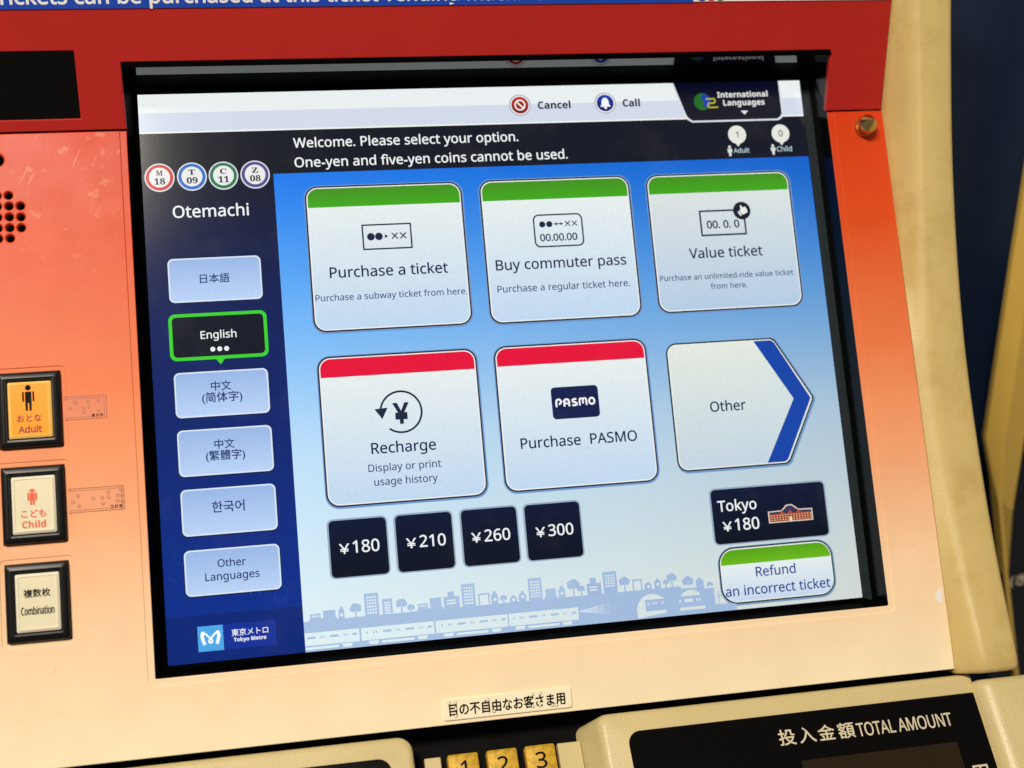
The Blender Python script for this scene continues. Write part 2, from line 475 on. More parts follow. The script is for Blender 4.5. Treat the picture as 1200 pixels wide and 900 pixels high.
quad([(-2, -272.2, zi), (0, -270.4, zi - 0.2), (338.2, -270.4, zi - 0.2), (342.8, -272.2, zi)], M['black'])
mb.build('screen_bezel', PANEL, machine, smooth=0)

# ---- cream side frame that runs down the right edge
def interp(tab, y):
    for (a, va), (b, vb) in zip(tab, tab[1:]):
        if a <= y <= b: return va + (vb - va) * (y - a) / (b - a)
    return tab[0][1] if y < tab[0][0] else tab[-1][1]
RIDGE = [(-90, 74), (-60, 62), (-24, 49.5), (7, 41.5), (38, 33.5), (70, 27), (102, 22), (135, 18.2), (168, 16.6), (201, 17), (233, 18.5), (271, 22), (308, 28)]
def smooth_ridge(y): return sum(interp(RIDGE, y + d) for d in (-16, -8, 0, 8, 16)) / 5
def surf(y): return 14 + max(0.0, (22.5 - y)) * 0.5317
mb = MB()
rows = []
def section(y, ins=0.0, yy=None):
    z = smooth_ridge(y) - ins; b = surf(y)
    pts = [(375.3 + ins * 0.3, b - 4), (375.3 + ins * 0.3, b + 0.1)]
    dx = 381.0 - 375.3; dz = (z - b) * 0.74
    for t in (0.25, 0.5, 0.75, 1.0): pts.append((375.3 + ins * .3 + dx * t, b + dz * t))
    e = z - b - dz
    pts += [(382.2, z - e * .62), (383.4, z - e * .32), (384.6, z - e * .1), (386, z), (393, z), (400.2 - ins, z), (401.8 - ins, z - 0.5), (402.8 - ins, z - 1.6), (403.2 - ins, z - 3.2), (403.4 - ins, z - 8), (402 - ins, -120)]
    return [(x, -(y if yy is None else yy), zz) for x, zz in pts]
ys = list(range(-90, 300, 6)) + [300, 304]
levels = [section(y) for y in ys] + [section(308.4, 0.2), section(309.8, 0.8), section(310.7, 1.8), section(311.1, 3.4)]
mb.loft(levels, M['cream'], first=True, last=True)
mb.build('side_frame', PANEL, machine, smooth=40)

# ---- bullet-headed lock screw
mb = MB()
prof = [(0, 5.0), (1.6, 5.2), (2.2, 5.0), (2.4, 3.9), (4.2, 3.9), (4.4, 4.9), (6.6, 4.8), (7.4, 4.3), (11.6, 1.3), (12.4, 0.6)]
mb.loft([[(x, y, z) for x, y in circle(0, 0, r, 28)] for z, r in prof], M['steel'])
mb.build('lock_screw', sub_frame(PANEL, 363.6, -31.6, 14), machine, smooth=30)

# ---- three push buttons
def person(m_, c, s, adult, mt):
    """pictogram standing on y=0, s = height"""
    m_.poly(circle(c[0], c[1] + s * 0.9, s * 0.11, 20), 2.24, mt)
    if adult:
        m_.poly([(c[0] - s * .12, c[1] + s * .30), (c[0] + s * .12, c[1] + s * .30), (c[0] + s * .12, c[1] + s * .75), (c[0] - s * .12, c[1] + s * .75)], 2.24, mt)
        for sx in (-1, 1):
            m_.poly(rrect(c[0] + sx * s * .19 - s * .035, c[1] + s * .36, c[0] + sx * s * .19 + s * .035, c[1] + s * .75, s * .02, 3), 2.24, mt)
            m_.poly([(c[0] + sx * s * .025, c[1]), (c[0] + sx * s * .11, c[1]), (c[0] + sx * s * .12, c[1] + s * .298), (c[0] + sx * s * .025, c[1] + s * .298)], 2.24, mt)
    else:
        m_.poly([(c[0] - s * .24, c[1] + s * .84), (c[0] + s * .24, c[1] + s * .84), (c[0] + s * .15, c[1] + s * .93), (c[0], c[1] + s * 1.03), (c[0] - s * .15, c[1] + s * .93)], 2.245, mt)
        m_.poly([(c[0] - s * .15, c[1] + s * .26), (c[0] + s * .15, c[1] + s * .26), (c[0] + s * .15, c[1] + s * .78), (c[0] - s * .15, c[1] + s * .78)], 2.24, mt)
        for sx in (-1, 1):
            m_.poly(rrect(c[0] + sx * s * .23 - s * .06, c[1] + s * .28, c[0] + sx * s * .23 + s * .06, c[1] + s * .76, s * .05, 3), 2.24, mt)
            m_.poly([(c[0] + sx * s * .02, c[1]), (c[0] + sx * s * .14, c[1]), (c[0] + sx * s * .15, c[1] + s * .258), (c[0] + sx * s * .02, c[1] + s * .258)], 2.24, mt)
BW, BH = BTN[1] - BTN[0], BTN[2]
def housing():
    m_ = MB()
    m_.block(lambda i: rrect(i, -BH + i, BW - i, -i, max(0.3, 1.2 - i * 0.2), 4),
             [(-3, 0), (1.2, 0), (1.9, 0.35), (2.3, 1.1), (2.5, 2.6), (1.6, 2.9), (1.5, 3.6), (0.6, 4.0), (0.4, 6)], M['casing'])
    return m_
hd = housing().build('push_button', sub_frame(PANEL, BTN[0], -BTN_Y[0], 14), machine, label='lit amber push button reading Adult under a figure')
hlist = [hd]
for k, lb in ((1, 'ivory push button reading Child with an orange figure'), (2, 'ivory push button reading Combination in black')):
    o = hd.copy(); COL.objects.link(o); put(o, sub_frame(PANEL, BTN[0], -BTN_Y[k], 14), machine); o['label'] = lb; hlist.append(o)
for k, o in enumerate(hlist):
    m_ = MB()
    fm, rm = (M['amber'], M['amberrim']) if k == 0 else (M['lens'], M['rim'])
    x0, x1, y0, y1 = 4.3, BW - 3.9, -BH + 4.3, -4.4
    m_.block(lambda i: rrect(x0 + i, y0 + i, x1 - i, y1 - i, 0.7, 3), [(0.4, 0), (1.6, 0), (2.3, 0.7), (2.55, 1.2), (2.2, 1.5)], rm, mlast=fm)
    xc = (x0 + x1) / 2 - 0.2
    if k == 0:
        person(m_, (xc - 0.3, -17.6), 11.6, True, M['print_black'])
        m_.text('おとな', xc - 5.4, xc + 5.0, -22.3, 2.26, M['print_red'], gain=0.03)
        m_.text('Adult', xc - 5.0, xc + 5.0, -27.3, 2.26, M['print_red'], bold=0.022)
    elif k == 1:
        person(m_, (xc - 0.3, -17.2), 7.2, False, M['print_orange'])
        m_.text('こども', xc - 5.2, xc + 5.2, -22.4, 2.26, M['print_orange'], gain=0.03)
        m_.text('Child', xc - 5.0, xc + 5.0, -27.2, 2.26, M['print_orange'], heavy=True)
    else:
        m_.text('複数枚', xc - 5.6, xc + 5.6, -14.4, 2.26, M['print_black'], gain=0.025)
        m_.text('Combination', xc - 6.9, xc + 6.9, -22.2, 2.26, M['print_black'], h=3.5, gain=0.04)
    m_.build('lens', WORLD[o], o, smooth=30)

# ================================================================== touch screen and its picture
D = M['lcd']
NAVYTXT = (10, 22, 70)
WHITE = (236, 240, 240)
def grad(y0, y1, a, b):
    def f(x, y):
        t = max(0, min(1, (y - y0) / (y1 - y0)))
        return tuple(p + (q - p) * t for p, q in zip(a, b))
    return f
def bgcol(x, y):
    t = max(0, min(1, (y - 42) / 215)); r = max(0, min(1, (x - 62) / 276))
    a, m1, m2, b = (26, 120, 232), (104, 174, 244), (186, 220, 246), (220, 238, 242)
    if t < .3: c = [p + (q - p) * t / .3 for p, q in zip(a, m1)]
    elif t < .62: c = [p + (q - p) * (t - .3) / .32 for p, q in zip(m1, m2)]
    else: c = [p + (q - p) * (t - .62) / .38 for p, q in zip(m2, b)]
    k = (-16, -26, -34)  # oblique-view dimming of the LCD put into the colour, towards the right
    return tuple(max(0, v + d * r) for v, d in zip(c, k))
S = MB(flip=True)
NX, NY = 8, 16
gx = [61.8 + (338 - 61.8) * i / NX for i in range(NX + 1)]; gy = [41.5 + (270.4 - 41.5) * j / NY for j in range(NY + 1)]
gv = [[S.v(x, y, 0, bgcol) for x in gx] for y in gy]
for j in range(NY):
    for i in range(NX): S.face([gv[j][i], gv[j + 1][i], gv[j + 1][i + 1], gv[j][i + 1]], D)
screen = S.build('touch_screen', PANEL, machine, smooth=0)
L1, L2, L3, L4 = 0.10, 0.2, 0.3, 0.4
def ui(name, mbx, label=None): return mbx.build(name, PANEL, screen, smooth=0, label=label)

# header with the two lines of greeting
m_ = MB(flip=True)
m_.poly([(0, 19.7), (338, 19.7), (338, 41.5), (0, 41.5)], L1, D, (12, 18, 32))
m_.poly([(0, 0), (338, 0), (338, 9.5), (0, 9.5)], L1, D, (230, 236, 236))
m_.poly([(0, 9.5), (338, 9.5), (338, 18.9), (0, 18.9)], L1, D, (207, 214, 230))
m_.poly([(0, 18.9), (338, 18.9), (338, 19.7), (0, 19.7)], L1, D, (238, 240, 236))
m_.text('Welcome. Please select your option.', 72.4, 184.2, 28.7, L2, D, WHITE)
m_.text('One-yen and five-yen coins cannot be used.', 72.4, 208.8, 38.6, L2, D, WHITE)
ui('header_bar', m_)

# side bar
m_ = MB(flip=True)
m_.poly([(0, 41.5), (61.8, 41.5), (61.8, 249), (0, 249)], L1, D, grad(90, 249, (12, 18, 36), (0, 44, 136)))
m_.poly([(0, 249), (61.8, 249), (61.8, 270.4), (0, 270.4)], L1, D, (0, 36, 116))
rnd = random.Random(3)
for k in range(46):                                    # faint arabesque behind the buttons
    cx, cy, rr = rnd.uniform(3, 59), rnd.uniform(128, 246), rnd.uniform(1.6, 4.2)
    a0 = rnd.uniform(0, 6.28)
    pts = [(cx + rr * math.cos(a0 + t * 0.35), cy + rr * math.sin(a0 + t * 0.35)) for t in range(12)]
    if min(p[0] for p in pts) < 0.5 or max(p[0] for p in pts) > 61 or max(p[1] for p in pts) > 248: continue
    base = grad(90, 249, (12, 18, 36), (0, 44, 136))(cx, cy)
    m_.stroke(pts, 0.8, 0.14 + 0.0005 * k, D, tuple(v + d for v, d in zip(base, (6, 9, 13))))
m_.text('Otemachi', 13.5, 48.9, 61.6, L2, D, WHITE)
ui('side_bar', m_)

# station number badges
for x, ring_c, a, b in ((8.2, (208, 62, 58), 'M', '18'), (23.3, (44, 110, 196), 'T', '09'), (38.1, (44, 122, 76), 'C', '11'), (53.1, (88, 76, 140), 'Z', '08')):
    m_ = MB(flip=True)
    m_.poly(circle(x, 41.6, 7.0, 40), L2, D, (222, 226, 234))
    m_.poly(circle(x, 41.6, 6.4, 40), L3, D, ring_c)
    m_.poly(circle(x, 41.6, 4.9, 40), L4, D, (232, 232, 232))
    m_.text(serif(a), x - 1.5, x + 1.5, 40.7, 0.5, D, (40, 42, 52), h=2.5)
    m_.text(serif(b), x - 2.5, x + 2.5, 45.0, 0.5, D, (40, 42, 52), h=3.0)
    ui('station_badge', m_, label='round white station badge reading %s %s' % (a, b))

# language buttons
LT = (26, 48, 108)
def lang(y0, y1, lines, lab, dark=False):
    m_ = MB(flip=True)
    if dark:
        m_.poly(rrect(8.5, y0, 54.1, y1, 3.2), L2, D, (58, 206, 42))
        m_.poly(rrect(10.1, y0 + 1.6, 52.5, y1 - 1.6, 2.0), L3, D, (10, 18, 34))
        m_.poly([(29.4, y1 - 0.1), (33.6, y1 - 0.1), (31.5, y1 + 2.6)], L2, D, (58, 206, 42))
        for x in (28.2, 31.4, 34.6): m_.poly(circle(x, 126.0, 1.15, 20), L4, D, WHITE)
    else:
        m_.poly(rrect(9.2, y0 - 0.3, 53.4, y1 + 0.7, 3.0), 0.15, D, (18, 30, 78))
        m_.poly(rrect(9.6, y0, 53.0, y1, 2.6), L2, D, (214, 228, 244))
        m_.poly(rrect(10.3, y0 + 0.7, 52.3, y1 - 0.7, 2.1), L3, D, grad(y0, y1, (150, 180, 226), (184, 208, 242)))
    for t, a, b, base in lines: m_.text(t, a, b, base, L4, D, WHITE if dark else LT)
    ui('language_button', m_, label=lab)
lang(81.6, 102.9, [('日本語', 24.2, 37.9, 93.7)], 'pale blue button in Japanese at the top of the column')
lang(108.4, 130.8, [('English', 23.0, 39.5, 120.8)], 'dark English button outlined in green', True)
lang(136.4, 157.8, [('中文', 26.4, 35.6, 145.4), ('(简体字)', 22.0, 40.4, 150.8)], 'pale blue button for simplified Chinese')
lang(163.6, 185.3, [('中文', 26.4, 35.5, 172.9), ('(繁體字)', 22.2, 40.0, 178.2)], 'pale blue button for traditional Chinese')
lang(191.3, 212.9, [('한국어', 23.6, 38.3, 202.4)], 'pale blue button in Korean')
lang(219.4, 240.4, [('Other', 24.6, 37.3, 227.9), ('Languages', 18.7, 43.2, 233.9)], 'pale blue Other Languages button')

# operator logo
m_ = MB(flip=True)
m_.poly([(25.2, 254.2), (49, 254.2), (49, 265.5), (25.2, 265.5)], L2, D, (14, 46, 148))
m_.poly([(13.8, 254.2), (25.2, 254.2), (25.2, 265.6), (13.8, 265.6)], L2, D, (76, 164, 228))
mk = lambda pts: [(19.5 + x, 259.9 + y) for x, y in pts]
wc = (242, 248, 252)
m_.stroke(mk([(-2.7, -2.5), (-1.6, -1.6), (-.3, -.2), (.75, .9), (.65, 1.7), (0, 2.0), (-.65, 1.7), (-.75, .9), (.3, -.2), (1.6, -1.6), (2.7, -2.5)]), 0.85, L3, D, wc)
for sx in (-1, 1):
    m_.stroke(mk([(sx * 2.6, -2.55), (sx * 3.5, -2.5), (sx * 3.8, -1.2), (sx * 3.4, .6), (sx * 2.7, 2.7)]), 1.5, L3 + 0.03, D, wc)
m_.text('東京メトロ', 29.0, 45.5, 259.6, L3, D, (236, 240, 248))
m_.text('Tokyo Metro', 29.8, 44.5, 262.4, L3, D, (236, 240, 248), heavy=True)
ui('operator_logo', m_)

# cancel and call
def round_icon(x, y, rim, fill):
    m_ = MB(flip=True)
    m_.poly(circle(x, y, 5.6, 40), L2, D, (160, 166, 178)); m_.poly(circle(x, y, 5.1, 40), 0.25, D, (228, 230, 234))
    m_.poly(circle(x, y, 4.4, 40), L3, D, fill)
    return m_
m_ = round_icon(186.7, 10.0, None, grad(6, 14, (196, 44, 36), (110, 10, 8)))
m_.ring(circle(186.7, 10, 2.9, 32), circle(186.7, 10, 2.15, 32), L4, D, (240, 238, 236))
m_.stroke([(184.9, 8.2), (188.5, 11.8)], 0.75, 0.45, D, (240, 238, 236))
m_.text('Cancel', 196.0, 212.9, 12.2, L2, D, (34, 34, 46), heavy=True)
ui('cancel_button', m_)
m_ = round_icon(231.2, 10.0, None, grad(6, 14, (30, 62, 170), (10, 16, 92)))
m_.poly([(228.4, 12.0), (229.2, 10.8), (229.4, 8.8), (230.2, 7.5), (231.2, 7.1), (232.2, 7.5), (233.0, 8.8), (233.2, 10.8), (234.0, 12.0)], L4, D, (240, 242, 246))
m_.poly(circle(231.2, 12.5, 0.75, 16), L4, D, (240, 242, 246))
m_.text('Call', 240.5, 249.6, 12.1, L2, D, (34, 34, 46), heavy=True)
ui('call_button', m_)

# international languages tab
m_ = MB(flip=True)
def tab(e):
    return [(267.6 + e, -0.0), (272.9 + e, 17.6), (274.2 + e * .8, 20.2 - e), (276.6 + e * .4, 21.6 - e), (323.6 - e * .4, 21.6 - e), (325.6 - e, 20.6 - e), (326.8 - e, 18.4 - e * .4), (326.8 - e, -0.0)]
m_.poly(tab(0), L2, D, (214, 218, 222)); m_.poly(tab(0.9), L3, D, grad(0, 20, (6, 8, 34), (24, 24, 36)))
m_.poly(circle(283.2, 10.6, 4.6, 32), L4, D, (36, 104, 40))
m_.poly([(284.0, 6.2), (286.6, 7.6), (287.7, 10.2), (287.2, 12.8), (285.4, 14.2), (283.4, 12.6), (284.4, 10.4), (282.6, 8.6)], 0.45, D, (24, 60, 178))
m_.stroke([(285.0, 9.2), (289.6, 9.2), (290.2, 10.4), (289.4, 11.5), (286.4, 11.6), (285.8, 12.8), (286.6, 13.8), (291.4, 13.8)], 0.9, 0.5, D, (172, 168, 50))
m_.text('International', 291.7, 319.3, 8.6, L4, D, (222, 222, 222), heavy=True)
m_.text('Languages', 294.5, 317.1, 13.0, L4, D, (222, 222, 222), heavy=True)
m_.poly([(303.5, 16.0), (307.5, 16.0), (305.5, 18.2)], L4, D, (222, 222, 222))
ui('language_tab', m_)

# passenger counters
for x, num, word, wx in ((300.1, '1', 'Adult', (297.3, 305.8)), (324.0, '0', 'Child', (321.0, 329.2))):
    m_ = MB(flip=True)
    m_.poly(circle(x, 28.8, 4.9, 36), L2, D, (226, 228, 220))
    m_.poly([(x - 1.5, 33.2), (x + 1.5, 33.2), (x, 35.2)], L2, D, (226, 228, 220))
    m_.text(num, x - (0.6 if num == '1' else 1.1), x + (0.6 if num == '1' else 1.1), 30.4, L3, D, (70, 70, 76), h=3.3)
    px = wx[0] - 2.1
    m_.poly(circle(px, 35.3, 0.8, 16), L2, D, (214, 216, 214))
    m_.poly([(px - 1.3, 36.2), (px + 1.3, 36.2), (px + 1.2, 38.2), (px + 0.7, 38.2), (px + 0.6, 40.2), (px - 0.6, 40.2), (px - 0.7, 38.2), (px - 1.2, 38.2)], L2, D, (214, 216, 214))
    m_.text(word, wx[0], wx[1], 38.5, L2, D, (180, 204, 214))
    ui('passenger_counter', m_, label='white speech bubble counting %s over %s' % (num, word))

# six menu cards
def card(x0, y0, x1, y1, band, yb, tint=0):
    m_ = MB(flip=True)
    tn = tint  # darkens the card's colour to imitate the LCD dimming at an angle
    m_.poly(rrect(x0 - 0.5, y0 - 0.4, x1 + 0.7, y1 + 0.9, 6.6, 8), 0.08, D, (112, 150, 200))
    m_.poly(rrect(x0, y0, x1, y1, 6.2, 8), L1, D, (28, 34, 52))
    m_.poly(rrect(x0 + 0.75, y0 + 0.75, x1 - 0.75, y1 - 0.75, 5.5, 8), L2, D, (236, 238, 236))
    top = rrect(x0 + 1.3, y0 + 1.3, x1 - 1.3, yb, (5.0, 5.0, 0.01, 0.01), 8)
    m_.poly(top, L3, D, band)
    m_.poly(rrect(x0 + 1.3, yb, x1 - 1.3, y1 - 1.3, (0.01, 0.01, 5.0, 5.0), 8), L3, D,
            grad(yb, y1, (228 - tn, 235 - tn, 234 - tn), (188 - tn, 212 - tn, 236 - tn)))
    return m_
# rrect sorts y, so with y downwards its first two corners are the upper ones
GREEN = grad(50, 60, (66, 142, 26), (62, 168, 22)); RED2 = (226, 14, 56)
XS = ((76.0, 153.2), (162.0, 239.4), (248.2, 325.6))
ICON = (24, 34, 62)
m_ = card(XS[0][0], 48.6, XS[0][1], 120.9, GREEN, 59.3)
m_.stroke([(102.7, 69), (126.3, 69), (126.3, 81.1), (102.7, 81.1)], 0.75, L4, D, ICON, closed=True)
for x in (106.6, 110.5): m_.poly(circle(x, 74.9, 1.9, 20), L4, D, ICON)
m_.poly([(113.4, 73.9), (113.4, 75.9), (115.1, 74.9)], L4, D, ICON)
for x in (118.3, 122.4):
    m_.stroke([(x - 1.5, 73.4), (x + 1.5, 76.4)], 0.6, L4, D, ICON); m_.stroke([(x - 1.5, 76.4), (x + 1.5, 73.4)], 0.6, 0.45, D, ICON)
m_.text('Purchase a ticket', 85.5, 143.0, 94.5, L4, D, NAVYTXT)
m_.text('Purchase a subway ticket from here.', 77.8, 151.6, 105.7, L4, D, (34, 56, 110), gain=0.008)
ui('menu_card', m_, label='green-topped card reading Purchase a ticket')
m_ = card(XS[1][0], 48.5, XS[1][1], 121.5, GREEN, 59.3)
m_.stroke(rrect(188.1, 67.5, 212.8, 83.7, 2.6, 5), 0.75, L4, D, ICON, closed=True)
for x in (192.4, 196.0): m_.poly(circle(x, 72.3, 1.6, 20), L4, D, ICON)
m_.stroke([(199.0, 72.3), (202.4, 72.3)], 0.5, L4, D, ICON)
m_.poly([(198.3, 72.3), (199.7, 71.4), (199.7, 73.2)], 0.45, D, ICON); m_.poly([(203.1, 72.3), (201.7, 71.4), (201.7, 73.2)], 0.45, D, ICON)
for x in (205.4, 208.9):
    m_.stroke([(x - 1.25, 71.05), (x + 1.25, 73.55)], 0.5, L4, D, ICON); m_.stroke([(x - 1.25, 73.55), (x + 1.25, 71.05)], 0.5, 0.45, D, ICON)
m_.text('00.00.00', 190.7, 209.7, 80.9, L4, D, ICON, bold=0.01)
m_.text('Buy commuter pass', 167.1, 233.7, 94.7, L4, D, NAVYTXT)
m_.text('Purchase a regular ticket here.', 166.8, 234.4, 105.9, L4, D, (34, 56, 110), gain=0.008)
ui('menu_card', m_, label='green-topped card reading Buy commuter pass')
m_ = card(XS[2][0], 48.8, XS[2][1], 120.8, GREEN, 59.0, 12)
m_.stroke([(275.1, 68.9), (298.8, 68.9), (298.8, 81.6), (275.1, 81.6)], 0.9, L4, D, ICON, closed=True)
m_.text('00. 0. 0', 278.2, 295.6, 78.0, L4, D, ICON, h=4.0, bold=0.015)
m_.poly(circle(297.8, 69.4, 4.7, 32), 0.45, D, (20, 24, 44))
hc = (232, 234, 226)
m_.poly([(297.8 + x, 69.4 + y) for x, y in ((-1.3, 0), (-.55, -.75), (-.8, -2.6), (-.4, -2.95), (.55, -1.85), (.75, -1.5), (1.85, -2.2), (2.8, -.55), (3.0, .9), (.75, 2.0), (-.2, 2.0))], 0.5, D, hc)
m_.poly([(297.8 + x, 69.4 + y) for x, y in ((-2.4, .55), (-1.5, .2), (-.4, 2.4), (-1.1, 2.85))], 0.5, D, hc)
m_.text('Value ticket', 267.2, 306.4, 93.3, L4, D, NAVYTXT)
m_.text('Purchase an unlimited-ride value ticket', 250.4, 321.8, 104.3, L4, D, (34, 56, 110), gain=0.008)
m_.text('from here.', 276.7, 296.1, 109.6, L4, D, (34, 56, 110), gain=0.008)
ui('menu_card', m_, label='green-topped card reading Value ticket')
m_ = card(XS[0][0] + 0.3, 132.8, XS[0][1] + 0.2, 204.9, RED2, 143.0)
arc = [(114.6 + 9.9 * math.cos(R(a)), 161.6 + 9.9 * math.sin(R(a))) for a in range(-172, 134, 6)]
m_.stroke(arc, 0.95, L4, D, ICON)
m_.poly([(101.9, 159.6), (108.3, 159.2), (105.4, 164.6)], 0.45, D, ICON)
m_.text('¥', 110.8, 118.4, 166.9, L4, D, ICON, h=9.6, bold=0.035)
m_.text('Recharge', 99.1, 130.0, 180.9, L4, D, NAVYTXT)
m_.text('Display or print', 97.0, 131.8, 189.4, L4, D, (34, 56, 110), gain=0.008)
m_.text('usage history', 99.3, 129.6, 196.1, L4, D, (34, 56, 110), gain=0.008)
ui('menu_card', m_, label='red-topped card reading Recharge')
m_ = card(XS[1][0], 132.7, XS[1][1] - 0.1, 204.4, RED2, 142.7)
m_.poly(rrect(188.7, 154.7, 212.5, 170.5, 1.9, 5), L4, D, (16, 28, 74))
def rot(cx, cy, r, a0, a1, k=8): return [(cx + r * math.cos(R(a0 + (a1 - a0) * i / k)), cy + r * math.sin(R(a0 + (a1 - a0) * i / k))) for i in range(k + 1)]
wc = (240, 242, 246)
m_.stroke([(190.95, 164.5), (190.95, 162.0)] + rot(192.15, 161.95, 1.2, 180, 450, 14), .95, 0.5, D, wc)
m_.stroke([(194.95, 164.5), (194.95, 162.1)] + rot(196.17, 162.1, 1.22, 180, 360, 10) + [(197.39, 164.5)], .95, 0.5, D, wc); m_.stroke([(195.2, 163.0), (197.2, 163.0)], .8, 0.52, D, wc)
m_.stroke([(201.2, 161.1), (200.0, 161.0), (199.2, 161.5), (199.4, 162.3), (200.4, 162.6), (201.2, 163.1), (201.0, 163.9), (200.2, 164.1), (198.9, 164.0)], .95, 0.5, D, wc)
m_.stroke([(202.7, 164.4), (202.7, 161.9)] + rot(203.56, 161.8, 0.86, 180, 360, 8) + [(204.42, 163.5)], .9, 0.5, D, wc); m_.stroke([(204.42, 163.0)] + rot(205.28, 161.8, 0.86, 180, 360, 8) + [(206.14, 164.4)], .9, 0.52, D, wc)
m_.ring([(208.9 + 1.8 * math.cos(t * .2244), 162.5 + 2.0 * math.sin(t * .2244)) for t in range(28)], [(208.9 + .85 * math.cos(t * .2244), 162.5 + 1.05 * math.sin(t * .2244)) for t in range(28)], 0.5, D, wc)
m_.text('Purchase  PASMO', 171.5, 230.0, 183.7, L4, D, NAVYTXT)
ui('menu_card', m_, label='red-topped card reading Purchase PASMO')
m_ = MB(flip=True)
def arrow(e):
    return rrect(249.4 + e, 136.3 + e, 290, 201.0 - e, (5.4 - e, .01, .01, 5.4 - e), 6)[:7] + [(305.4 - e * .5, 136.3 + e), (307.6 - e * .7, 137.6 + e), (324.6 - e * 1.15, 167.6), (324.6 - e * 1.15, 169.2), (308.6 - e * .7, 199.6 - e), (306.4 - e * .5, 201.0 - e)] + rrect(249.4 + e, 136.3 + e, 290, 201.0 - e, (5.4 - e, .01, .01, 5.4 - e), 6)[-7:]
m_.poly([(x + .4, y + .5) for x, y in arrow(-0.5)], 0.08, D, (112, 150, 190))
m_.poly(arrow(0), L1, D, (28, 34, 52)); m_.poly(arrow(0.75), L2, D, (232, 234, 226))
m_.poly(arrow(1.3), L3, D, grad(136, 201, (224, 230, 220), (192, 208, 222)))
m_.poly([(295.9, 137.6), (304.9, 137.6), (306.8, 138.8), (323.0, 168.4), (307.2, 198.6), (305.4, 199.7), (296.2, 199.7), (313.9, 168.2)], L4, D, (16, 66, 164))
m_.text('Other', 269.4, 288.0, 172.1, L4, D, NAVYTXT)
ui('menu_card', m_, label='arrow-shaped card reading Other with a blue chevron')

# fare buttons
def dark_button(x0, y0, x1, y1, r=2.2):
    m_ = MB(flip=True)
    m_.poly(rrect(x0 - 0.9, y0 - 0.8, x1 + 0.7, y1 + 0.6, r + .6, 5), 0.08, D, (150, 168, 190))
    m_.poly(rrect(x0, y0, x1, y1, r, 5), L1, D, grad(y0, y1, (3, 18, 50), (0, 10, 28)))
    return m_
def yen(m_, txt, xa, xb, base):
    w = (xb - xa)
    m_.text('¥', xa, xa + w * .25, base + .1, L2, D, WHITE, h=4.6); m_.text(txt, xa + w * .34, xb, base, L2, D, WHITE)
for x0, x1, t, a, b in ((76.3, 103.3, '180', 80.6, 99.4), (107.7, 134.6, '210', 112.2, 131.0), (139.3, 166.2, '260', 143.5, 162.3), (170.3, 197.5, '300', 174.9, 193.5)):
    m_ = dark_button(x0, 211.1, x1, 237.7)
    yen(m_, t, a, b, 226.7)
    ui('fare_button', m_, label='dark fare button reading ¥%s' % t)
# destination
m_ = dark_button(264.6, 211.1, 324.4, 238.0, 2.4)
m_.text('Tokyo', 267.7, 287.8, 222.0, L2, D, WHITE)
yen(m_, '180', 269.2, 288.2, 231.8)
ol = [(293.4, 229.8), (293.4, 224.0), (300.6, 223.8), (303.4, 221.2), (306.4, 221.2), (309.6, 223.7), (316.9, 223.9), (316.9, 229.8)]
m_.poly(list(reversed(ol)), L2, D, (222, 206, 186))
m_.poly([(294.0, 229.3), (316.3, 229.3), (316.3, 225.4), (294.0, 225.4)], L3, D, (150, 62, 40))
m_.poly([(294.0, 225.4), (316.3, 225.4), (316.3, 224.5), (309.4, 224.3), (306.2, 221.8), (303.7, 221.8), (300.8, 224.3), (294.0, 224.5)], L3, D, (52, 48, 84))
for j in range(3):
    for i in range(15):
        x = 294.7 + i * 1.47
        m_.poly([(x, 226.0 + j * 1.1), (x + .7, 226.0 + j * 1.1), (x + .7, 226.5 + j * 1.1), (x, 226.5 + j * 1.1)], L4, D, (236, 196, 160))
for x in (300.6, 305.0, 309.4): m_.poly([(x - 1.2, 225.6), (x + 1.2, 225.6), (x, 223.6)], L4, D, (176, 76, 48))
m_.poly([(304.3, 229.3), (305.7, 229.3), (305.7, 227.8), (305, 227.0), (304.3, 227.8)], 0.45, D, (238, 216, 180))
ui('destination_button', m_)
# refund
m_ = MB(flip=True)
m_.poly(rrect(264.5, 239.7, 325.3, 268.5, 8.6, 8), 0.08, D, (120, 150, 180))
m_.poly(rrect(264.9, 240.0, 324.6, 267.6, 8.2, 8), L1, D, (36, 44, 58))
m_.poly(rrect(265.6, 240.7, 323.9, 266.9, 7.5, 8), L2, D, (228, 234, 228))
m_.poly(rrect(266.1, 241.3, 323.4, 248.5, (6.6, 6.6, .01, .01), 8), L3, D, grad(241, 249, (84, 158, 14), (104, 182, 20)))
m_.poly(rrect(266.1, 248.5, 323.4, 266.4, (.01, .01, 6.8, 6.8), 8), L3, D, grad(249, 266, (226, 234, 234), (196, 212, 232)))
m_.text('Refund', 283.6, 304.3, 255.2, L4, D, (40, 68, 142)); m_.text('an incorrect ticket', 266.9, 321.7, 263.7, L4, D, (40, 68, 142))
ui('refund_button', m_)

